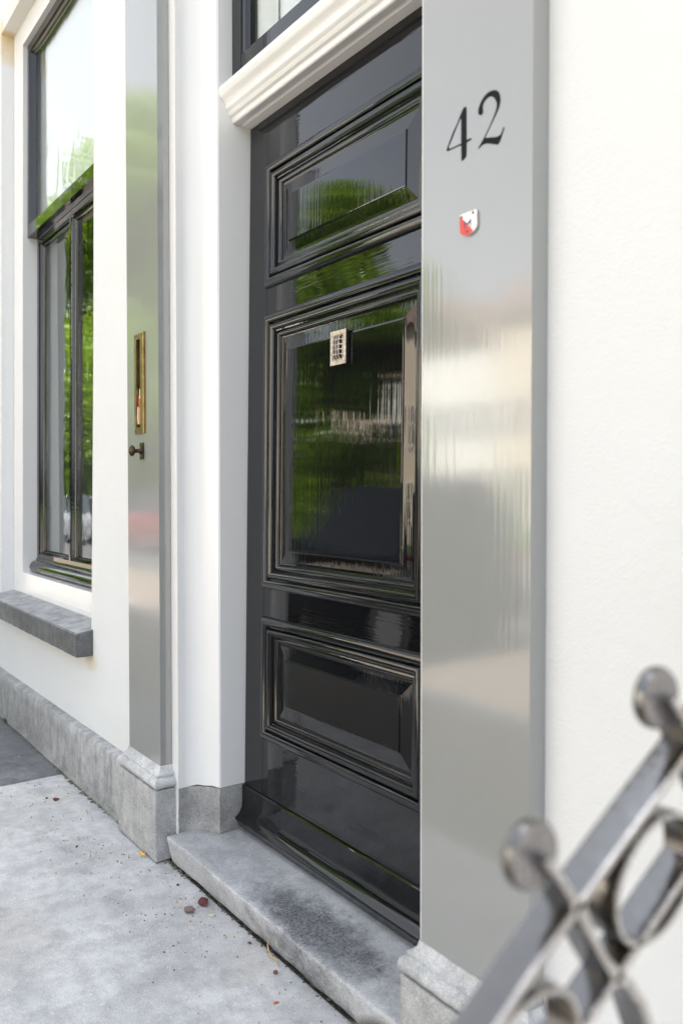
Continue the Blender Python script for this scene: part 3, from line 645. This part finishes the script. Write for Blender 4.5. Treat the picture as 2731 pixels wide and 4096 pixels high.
SH = [(-1.2555, 1.9068), (-1.2325, 1.9071), (-1.21, 1.9069), (-1.2083, 1.9031), (-1.2084, 1.8912), (-1.2077, 1.8824), (-1.2081, 1.8739), (-1.2111, 1.869), (-1.2165, 1.8646), (-1.224, 1.8617), (-1.233, 1.8601), (-1.2399, 1.8609), (-1.2483, 1.8644), (-1.2532, 1.8696), (-1.255, 1.8744), (-1.2556, 1.8917)]
SR = [(-1.2555, 1.9038), (-1.2481, 1.8975), (-1.2421, 1.892), (-1.2317, 1.881), (-1.2227, 1.8729), (-1.2165, 1.8651), (-1.224, 1.8617), (-1.233, 1.8601), (-1.2399, 1.8609), (-1.2483, 1.8644), (-1.2532, 1.8696), (-1.255, 1.8744), (-1.2556, 1.8917)]
SM = [(-1.2425, 1.8926), (-1.2329, 1.884), (-1.2225, 1.8921), (-1.2227, 1.8744), (-1.2242, 1.8747), (-1.2241, 1.8848), (-1.2317, 1.8801), (-1.2393, 1.885), (-1.2403, 1.8741), (-1.2421, 1.8745)]
bm = bmesh.new(); flat(bm, SH, 1.1938, .0045, 0)
sh = from_bm("monument_shield", bm, M['enwhite'], H, bevel=.0006); sh['label'] = 'small white and red enamel shield with letter M'
bm = bmesh.new(); flat(bm, SR, 1.1934, .0003); from_bm("shield_field", bm, M['enred'], sh)
bm = bmesh.new(); flat(bm, SM, 1.1930, .0003); from_bm("letter", bm, M['engrey'], sh)
for x, z in ((-1.2497, 1.9006), (-1.217, 1.9019), (-1.233, 1.8681)):
    bm = bmesh.new(); lathe(bm, [(.0034, .0004), (.0034, 0), (.0030, -.0002)], (x, 1.1930, z), (0, 1, 0), 14, 1)
    lathe(bm, [(.0022, .0), (.0022, -.0005)], (x, 1.1929, z), (0, 1, 0), 12, 0); fixn(bm); from_bm("nail_hole", bm, [M['hole'], M['rust']], sh)

# ---- mail stuck in the slot
bm = bmesh.new()
def sheet(pts, th, mi):
    """pts: list of rows (z, x_left, x_right, y_left, y_right)"""
    A = []
    for z, xa, xb, ya, yb in pts:
        A.append([bm.verts.new((xa, ya, z)), bm.verts.new(((xa+xb)/2, (ya+yb)/2-.004, z)), bm.verts.new((xb, yb, z)), bm.verts.new((xb, yb+th, z)), bm.verts.new(((xa+xb)/2, (ya+yb)/2-.004+th, z)), bm.verts.new((xa, ya+th, z))])
    for a, b_ in zip(A[:-1], A[1:]):
        for k in range(6):
            f = bm.faces.new((a[k], a[(k+1) % 6], b_[(k+1) % 6], b_[k])); f.material_index = mi
    for L in (A[0], A[-1]): bm.faces.new(L).material_index = mi
sheet([(1.725, -2.995, -2.969, 1.200, 1.197), (1.69, -2.997, -2.968, 1.201, 1.197), (1.66, -2.998, -2.975, 1.202, 1.200)], .0015, 2)
sheet([(1.700, -2.992, -2.982, 1.197, 1.197), (1.67, -2.996, -2.975, 1.197, 1.195), (1.655, -2.996, -2.967, 1.197, 1.195)], .0015, 0)
sheet([(1.6535, -2.994, -2.967, 1.196, 1.194), (1.62, -2.994, -2.968, 1.196, 1.194), (1.594, -2.993, -2.968, 1.198, 1.196)], .0015, 1)
sheet([(1.66, -3.001, -2.997, 1.199, 1.196), (1.62, -3.001, -2.997, 1.197, 1.195), (1.594, -2.999, -2.995, 1.199, 1.197)], .001, 2)
fixn(bm); ml = from_bm("leaflet", bm, [M['papred'], M['paporange'], M['papwhite']]); tag(ml, 'folded red, orange and white leaflet stuck in the brass letter slot', 'leaflet')

# ================================================================== IRON RAILING
RX0, RX1 = -.425, -.394
rl = empty("iron_railing", (-.416, .1, 0)); tag(rl, 'wrought iron stair railing of flat bars with round disc finials in the foreground', 'railing')
def strip(name, pts, th, x0=RX0, x1=RX1, parent=rl, closed=False, bev=.0022, ths=None):
    """flat bar following (y,z) points, thickness th in the plane, width along X"""
    bm = bmesh.new(); n = len(pts); rows = []
    for i, p in enumerate(pts):
        a = Vector(pts[(i-1) % n] if (closed or i) else p); b_ = Vector(pts[(i+1) % n] if (closed or i < n-1) else p)
        d = (b_-a).normalized(); nn = Vector((-d.y, d.x))*(ths[i] if ths else th)/2; p = Vector(p)
        q = [(x0, p+nn), (x0+bev, p+nn*1.12), (x1-bev, p+nn*1.12), (x1, p+nn*.9), (x1, p-nn*.9), (x1-bev, p-nn*1.12), (x0+bev, p-nn*1.12), (x0, p-nn)]
        rows.append([bm.verts.new((x, c.x, c.y)) for x, c in q])
    for i in range(n if closed else n-1):
        a, b_ = rows[i], rows[(i+1) % n]
        for k in range(8):
            f = bm.faces.new((a[k], a[(k+1) % 8], b_[(k+1) % 8], b_[k])); f.material_index = 1 if k in (2, 3, 4) else 0  # camera-side faces take the painted reflection
    if not closed: bm.faces.new(rows[0]); bm.faces.new(list(reversed(rows[-1])))
    fixn(bm); return from_bm(name, bm, [M['iron'], M['ironglint']], parent, smooth=35)
def railA(y): return 1.0085 + (y-.47)*.62 - .10*max(0, .47-y)
def railB(y): return .972 + (y-.573)*.61
ys = [.10+i*.05 for i in range(23)]
strip("rail", [(y, railA(y)) for y in ys], .0062)
strip("rail", [(y, railB(y)) for y in ys], .0062)
strip("rail", [(y, railB(y)-.30) for y in ys], .0075)
for k in range(-2, 5):
    dy, dz = k*.155, k*.0945
    cy, cz = .466+dy, 1.069+dz
    bm = bmesh.new()
    lathe(bm, [(.0005, -.0085), (.018, -.0085), (.0245, -.007), (.0265, -.004), (.0265, .001), (.0245, .004), (.018, .0045), (.0005, .0045)], (-.4115, cy, cz), (1, 0, 0), 32); fixn(bm)
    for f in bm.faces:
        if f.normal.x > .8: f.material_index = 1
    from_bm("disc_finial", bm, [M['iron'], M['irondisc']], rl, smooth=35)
    pts = [(.463, 1.072), (.478, 1.055), (.490, 1.040), (.503, 1.022), (.516, .999), (.531, .976), (.548, .957), (.561, .948), (.580, .925), (.600, .88), (.612, .82), (.615, .72)]
    strip("stem", [(a+dy, b_+dz) for a, b_ in pts], .0075, ths=[.006, .0055, .0065, .012, .007, .0065, .012, .0075, .0065, .0065, .0065, .0065])
    rc = (.600+dy, 1.0215+dz)
    strip("ring", [(rc[0]+.055*math.cos(a_), rc[1]+.047*math.sin(a_)+.55*.055*math.cos(a_)*.35) for a_ in [2*math.pi*i/36 for i in range(36)]], .0045, closed=True)
for y in (.15, 1.12):
    bm = bmesh.new(); box(bm, -.420, -.394, y-.012, y+.012, .0, railA(y)-.01); from_bm("post", bm, M['iron'], rl, bevel=.002)

# ================================================================== SMALL DEBRIS
def chip(x, y, s, mat, label, seed, cat='stone', name='brick_chip', fl=.55):
    s *= .85; bm = bmesh.new(); bmesh.ops.create_icosphere(bm, subdivisions=3, radius=1)
    rr = random.Random(seed)
    pl_ = [(Vector((rr.uniform(-1, 1), rr.uniform(-1, 1), rr.uniform(-.6, 1))).normalized(), rr.uniform(.30, .62)) for _ in range(8)]
    for v in bm.verts:
        for n_, d_ in pl_:
            k = v.co.dot(n_)
            if k > d_: v.co -= n_*(k-d_)
    for v in bm.verts: v.co = Vector((v.co.x*s*1.35, v.co.y*s*.95, v.co.z*s*fl*1.2))
    zmin = min(v.co.z for v in bm.verts)
    rot = Matrix.Rotation(rr.random()*6, 4, 'Z'); bmesh.ops.transform(bm, matrix=rot, verts=bm.verts)
    ob = from_bm(name, bm, mat); ob.location = (x, y, -zmin); tag(ob, label, cat, 'broken chips lying on the paving'); return ob
chip(-2.418, 1.178, .027, M['chip'], 'largest dark red brick chip, lying against the front of the step', 3)
chip(-2.405, 1.118, .024, M['chipgrey'], 'grey and red brick chip lying just left of the largest red chip', 12)
chip(-3.615, 1.062, .015, M['chip'], 'dark red brick chip on the slab below the plinth, right one of a pair', 5)
chip(-3.665, 1.035, .009, M['chip'], 'small flat dark chip beside the red chip below the plinth', 6, fl=.4)
chip(-2.126, 1.185, .010, M['chip'], 'small dark red chip in front of the middle of the step', 7)
chip(-1.955, 1.17, .010, M['chip'], 'small square dark red chip near the lower right of the paving', 8)
chip(-1.837, 1.10, .008, M['papred'], 'tiny bright red chip lying nearest to the bottom of the picture', 9, fl=.4)
chip(-2.589, 1.165, .007, M['chip'], 'tiny red chip near the left end of the step', 10)
chip(-3.09, .98, .009, M['chip'], 'small reddish chip amid the sandy patch left of the pilaster base', 11)
chip(-2.339, 1.165, .010, M['petal'], 'cream coloured flake lying right of the largest red chip', 14, cat='flake', name='pale_flake', fl=.25)
def twig(name, pts, r, mat, label, cat):
    bm = bmesh.new(); prev = None
    for i, p in enumerate(pts):
        rr = r*(1-.5*i/len(pts)); cur = [bm.verts.new((p[0]+rr*math.cos(a), p[1]+rr*math.sin(a)*.7, p[2]+rr*math.sin(a))) for a in [k*math.pi/3 for k in range(6)]]
        if prev:
            for k in range(6): bm.faces.new((prev[k], prev[(k+1) % 6], cur[(k+1) % 6], cur[k]))
        prev = cur
    ob = from_bm(name, bm, mat); tag(ob, label, cat); return ob
twig("dry_stalk", [(-2.075, 1.222, .05), (-2.06, 1.205, .018), (-2.03, 1.195, .006), (-2.0, 1.20, .005), (-1.975, 1.192, .004)], .0022, M['straw'], 'dry tan grass stalk leaning against the front of the step', 'stalk')
twig("yellow_petal", [(-2.90, 1.152, .004), (-2.888, 1.156, .010), (-2.876, 1.150, .005), (-2.868, 1.158, .012), (-2.858, 1.152, .005)], .0045, M['gold'], 'curled yellow petal at the foot of the left pilaster base', 'petal')
bm = bmesh.new()
for k in range(26):
    a = random.random()*6.28; r = .012+.02*random.random(); h = .02+.035*random.random(); x, y = -5.02+random.gauss(0, .012), 1.185+random.gauss(0, .005)
    v = [bm.verts.new((x, y, 0)), bm.verts.new((x+.003, y+.002, 0)), bm.verts.new((x+r*math.cos(a), y-abs(r*math.sin(a)), h))]; bm.faces.new(v)
wd = from_bm("weed", bm, M['moss']); tag(wd, 'small dark weed growing from the joint under the plinth at far left', 'weed')

# ================================================================== STREET (seen in the glossy paint and glass)
import numpy as np
def leaf_cloud(store, c, R, n, size, rg):
    d = rg.normal(size=(n, 3)); d /= np.linalg.norm(d, axis=1)[:, None]
    p = np.array(c) + d*np.array(R)*(rg.random((n, 1))**.4)
    u = rg.normal(size=(n, 3))*(1, 1, .7); u /= np.linalg.norm(u, axis=1)[:, None]
    v = np.cross(u, rg.normal(size=(n, 3))); v /= np.linalg.norm(v, axis=1)[:, None]
    s = size*(.6+.8*rg.random((n, 1)))
    store.append(np.stack([p+u*s*.9, p+v*s*.45, p-u*s*.9, p-v*s*.45], axis=1).reshape(-1, 3))
def leaf_mesh(name, store):
    co = np.concatenate(store).astype(np.float32); n = len(co)//4
    me = bpy.data.meshes.new(name); me.vertices.add(len(co)); me.vertices.foreach_set("co", co.ravel())
    me.loops.add(n*4); me.loops.foreach_set("vertex_index", np.arange(n*4, dtype=np.int32))
    me.polygons.add(n); me.polygons.foreach_set("loop_start", np.arange(0, n*4, 4, dtype=np.int32)); me.polygons.foreach_set("loop_total", np.full(n, 4, dtype=np.int32))
    me.update(calc_edges=True); return me
def tree_meshes(name, h, cr, cb, n, seed, size=.13):
    rr = random.Random(seed)
    bm = bmesh.new(); segs = 8; prev = None
    def limb(p0, p1, r0, r1, k=6):
        d = (p1-p0).normalized(); u = d.orthogonal().normalized(); w_ = d.cross(u); prev = None
        for i in range(k+1):
            t_ = i/k; p = p0.lerp(p1, t_) + Vector((rr.gauss(0, 1), rr.gauss(0, 1), 0))*.02*h*.2*t_; r = r0+(r1-r0)*t_
            cur = [bm.verts.new(p+(u*math.cos(a)+w_*math.sin(a))*r) for a in [j*2*math.pi/7 for j in range(7)]]
            if prev:
                for j in range(7): bm.faces.new((prev[j], prev[(j+1) % 7], cur[(j+1) % 7], cur[j]))
            prev = cur
    limb(Vector((0, 0, -.1)), Vector((0, 0, h*.8)), .035*h*.6, .02*h*.3)
    cl = []
    for i in range(16):
        z = cb + (h-cb)*(.12+.8*rr.random()); a = rr.random()*6.28
        k = math.sin(math.pi*min(1, max(.12, (z-cb)/(h-cb)))**.8)
        q = Vector((math.cos(a)*cr*.7*k, math.sin(a)*cr*.7*k, z)); limb(Vector((0, 0, max(cb*.7, z-cr*.7))), q, .02*h*.3, .01, 4); cl.append(q)
    trunk = bpy.data.meshes.new("trunk"); bm.to_mesh(trunk); bm.free()
    store = []; rg = np.random.default_rng(seed)
    cl.append(Vector((0, 0, h-.15*(h-cb)))); cl.append(Vector((0, 0, (h+cb)/2)))
    for q in cl:
        s = cr*(.36+.22*rr.random()); leaf_cloud(store, q, (s, s, s*.75*min(1.3, (h-cb)/(2*cr)+.3)), n//len(cl), size, rg)
    crown = leaf_mesh('crown', store)
    trunk.materials.append(M['bark']); return trunk, crown
def tree(x, y, h, cr, cb, n, seed, mat, label, size=.13):
    tk, cn = tree_meshes("tree", h, cr, cb, n, seed, size); cn.materials.append(mat)
    e = bpy.data.objects.new("street_tree", None); C.objects.link(e); e.location = (x, y, -.06); tag(e, label, 'tree', 'trees across the street')
    for nm, me in (("trunk", tk), ("crown", cn)):
        o_ = bpy.data.objects.new(nm, me); C.objects.link(o_); o_.parent = e
tree(-16.0, -8.2, 8.9, 1.6, 1.8, 18000, 1, M['leafA'], 'slim rounded tree across the street, mirrored in the top door panel')
tree(-28.0, -8.6, 14.8, 4.3, 2.0, 46000, 2, M['leafA'], 'tallest tree across the street, mirrored in the left pilaster', .16)
tree(-34.4, -9.2, 8.8, 3.4, 1.6, 28000, 3, M['leafA'], 'broad tree across the street, mirrored in the right half of the window', .17)
tree(-43.5, -9.6, 9.4, 3.9, 2.0, 20000, 4, M['leafB'], 'farthest left dark tree across the street', .2)
tree(-20.8, -8.4, 7.2, 2.1, 1.4, 16000, 5, M['leafA'], 'mid-height tree between the slim tree and the tallest tree')
tree(-14.2, -8.6, 6.2, 1.7, 4.5, 11000, 6, M['leafA'], 'low spreading tree right of the slim rounded tree')
tree(-50.0, -10.2, 8.2, 2.6, 1.8, 12000, 7, M['leafA'], 'lower loose tree at the far left end of the hedge')
tree(3.5, -9.2, 6.4, 2.2, 2.2, 9000, 8, M['leafA'], 'rightmost round tree across the street, far beyond the railing')
store = []; rr = random.Random(5); rg = np.random.default_rng(5)
for k in range(52):
    x = -48+k*.68; leaf_cloud(store, (x, -9.0+rr.gauss(0, .15), 1.45+.2*rr.random()), (.6, .5, 1.6+.25*rr.random()), 800, .11, rg)
for bx_ in ((-48.2, -13.0, -9.2, -8.8, 0, 2.75),):
    x0, x1, y0, y1, z0, z1 = bx_
    store.append(np.array([(x0,y1,z0),(x1,y1,z0),(x1,y1,z1),(x0,y1,z1),(x0,y0,z1),(x1,y0,z1),(x1,y1,z1),(x0,y1,z1)], dtype=float))
hd = link('hedge', leaf_mesh('hedge', store), M['leafA']); tag(hd, 'long tall green hedge across the street', 'hedge', kind='stuff')

def car(x, y, mat, label, flip=1, hh=1.36, L=4.15):
    e = bpy.data.objects.new("parked_car", None); C.objects.link(e); e.location = (x, y, -.06); tag(e, label, 'car', 'cars parked along the kerb')
    s = L/4.15
    low = [(-2.05, .32), (-2.07, .55), (-1.98, .72), (-1.25, .86), (-.95, .90), (1.75, .92), (2.0, .86), (2.07, .60), (2.04, .32), (1.72, .26), (1.62, .50), (1.32, .64), (1.02, .50), (.92, .22), (-.95, .22), (-1.05, .50), (-1.35, .64), (-1.65, .50), (-1.75, .26)]
    bm = bmesh.new(); prism(bm, [(a*s*flip, b_) for a, b_ in low], -.84, .84, 'Y'); fixn(bm)
    for v in bm.verts:
        if v.co.z > .8: v.co.y *= .93
    def loc(ob):
        ob.parent = e; return ob
    loc(from_bm("body", bm, mat, bevel=.035, seg=3, smooth=50))
    bm = bmesh.new()
    rows = [((-1.02, .90), .76), ((-.32, hh-.06), .62), ((-.05, hh), .60), ((.95, hh), .60), ((1.72, hh-.06), .62), ((1.98, .90), .74)]
    vs = [[bm.verts.new((p[0]*s*flip, sgn*w_, p[1])) for sgn in (-1, 1)] for p, w_ in rows]
    base = [[bm.verts.new((p*s*flip, sgn*.77, .88)) for sgn in (-1, 1)] for p in (-.9, 1.7)]
    for i in range(5): 
        f = bm.faces.new((vs[i][0], vs[i][1], vs[i+1][1], vs[i+1][0])); f.material_index = 0 if i in (1, 2, 3) else 1
    for k in (0, 1):
        f = bm.faces.new([vs[i][k] for i in range(6)]); f.material_index = 1
    fixn(bm); loc(from_bm("cabin", bm, [mat, M['carglass']]))
    for wx in (-1.35, 1.32):
        for sgn in (-1, 1):
            bm = bmesh.new(); lathe(bm, [(.20, -.10), (.30, -.10), (.315, -.07), (.315, .07), (.30, .10), (.20, .10)], (wx*s*flip, sgn*.76, .315), (0, 1, 0), 24); fixn(bm); wh = loc(from_bm("wheel", bm, M['tyre'], smooth=35))
            bm = bmesh.new(); lathe(bm, [(.195, 0), (.195, .02), (.12, .012), (.03, .02)], (wx*s*flip, sgn*.85, .315), (0, sgn, 0), 20); fixn(bm); r_ = from_bm("rim", bm, M['rim'], smooth=35); r_.parent = wh
    for sgn in (-1, 1):
        bm = bmesh.new(); box(bm, *sorted((1.93*s*flip, 2.085*s*flip)), *sorted((sgn*.68, sgn*.80)), .84, .90); loc(from_bm("tail_lamp", bm, M['lampred'], bevel=.02))
        bm = bmesh.new(); box(bm, *sorted((-1.93*s*flip, -2.075*s*flip)), *sorted((sgn*.50, sgn*.80)), .56, .70); loc(from_bm("headlight", bm, M['lampwhite'], bevel=.02))
        bm = bmesh.new(); box(bm, *sorted((-.85*s*flip, -.70*s*flip)), *sorted((sgn*.86, sgn*1.0)), .90, 1.02); loc(from_bm("wing_mirror", bm, mat, bevel=.02))
car(-6.4, -2.3, M['paintdark'], 'black parked car nearest the door, mirrored in the large panel', 1, 1.54, 3.0)
car(-18.6, -5.7, M['paintred'], 'red parked car mirrored low in the left pilaster', 1, 1.42)
car(-24.8, -5.7, M['paintgrey'], 'grey parked car left of the red one', 1, 1.42)
car(-30.9, -5.7, M['paintwhite'], 'white parked car further along the kerb', -1, 1.44)
car(-37.0, -5.7, M['paintgrey'], 'farthest grey parked car mirrored in the window', 1, 1.42)

def far_house(x0, x1, y, h, wall, label, seed, gable=True):
    rr = random.Random(seed); e = bpy.data.objects.new("far_house", None); C.objects.link(e); e.location = ((x0+x1)/2, y, -.06); tag(e, label, 'house', 'houses across the street')
    W = (x1-x0)/2
    def loc(ob): ob.parent = e; return ob
    bm = bmesh.new(); box(bm, -W, W, -7, 0, 0, h); loc(from_bm("wall", bm, wall))
    bm = bmesh.new()
    if gable: prism(bm, [(-W-.2, h), (W+.2, h), (0, h+2.4)], -7.1, .15, 'Y')
    else: prism(bm, [(.3, h), (-.6, h+1.4), (-6.4, h+1.4), (-7.2, h)], -W, W, 'X')
    fixn(bm); loc(from_bm("roof", bm, M['roof']))
    nx = max(2, int((x1-x0)/1.6)); nz = int(h/2.7)
    for i in range(nx):
        for j in range(nz):
            cx_ = -W + (i+.5)*(2*W/nx); z0 = .9+j*2.7
            if j == 0 and i == 0:
                bm = bmesh.new(); box(bm, cx_-.5, cx_+.5, .005, .05, .1, 2.3); loc(from_bm("door", bm, M['doorgreen'])); continue
            bm = bmesh.new()
            for b_ in ((cx_-.5, cx_-.42, .002, .07, z0, z0+1.5), (cx_+.42, cx_+.5, .002, .07, z0, z0+1.5), (cx_-.42, cx_+.42, .002, .07, z0, z0+.08), (cx_-.42, cx_+.42, .002, .07, z0+1.42, z0+1.5), (cx_-.42, cx_+.42, .03, .06, z0+.72, z0+.78)): box(bm, *b_)
            wn = loc(from_bm("window", bm, M['enwhite']))
            bm = bmesh.new(); box(bm, cx_-.42, cx_+.42, .003, .02, z0+.08, z0+1.42); p_ = from_bm("pane", bm, M['carglass']); p_.parent = wn
xq = 6.0
specs = [(5.5, 7.2, 'cream', True), (8, 8.2, 'palewall', False), (7, 7.4, 'cream', True), (8, 8.0, 'cream', False), (7, 7.2, 'palewall', True), (8, 8.3, 'cream', False), (8, 7.0, 'redbrick', True), (9, 7.6, 'palewall', False)]
nm = ['rightmost cream gabled house across the street', 'pale house second from the right across the street', 'cream gabled house mirrored in the right pilaster', 'cream house behind the low trees', 'pale gabled house mirrored behind the door panel', 'cream house behind the slim tree', 'red brick gabled house behind the tallest tree', 'leftmost pale house across the street']
for i, (wd_, h_, mt, gb) in enumerate(specs):
    far_house(xq-wd_+.03, xq-.03, -21, h_, M[mt], nm[i], i, gb); xq -= wd_
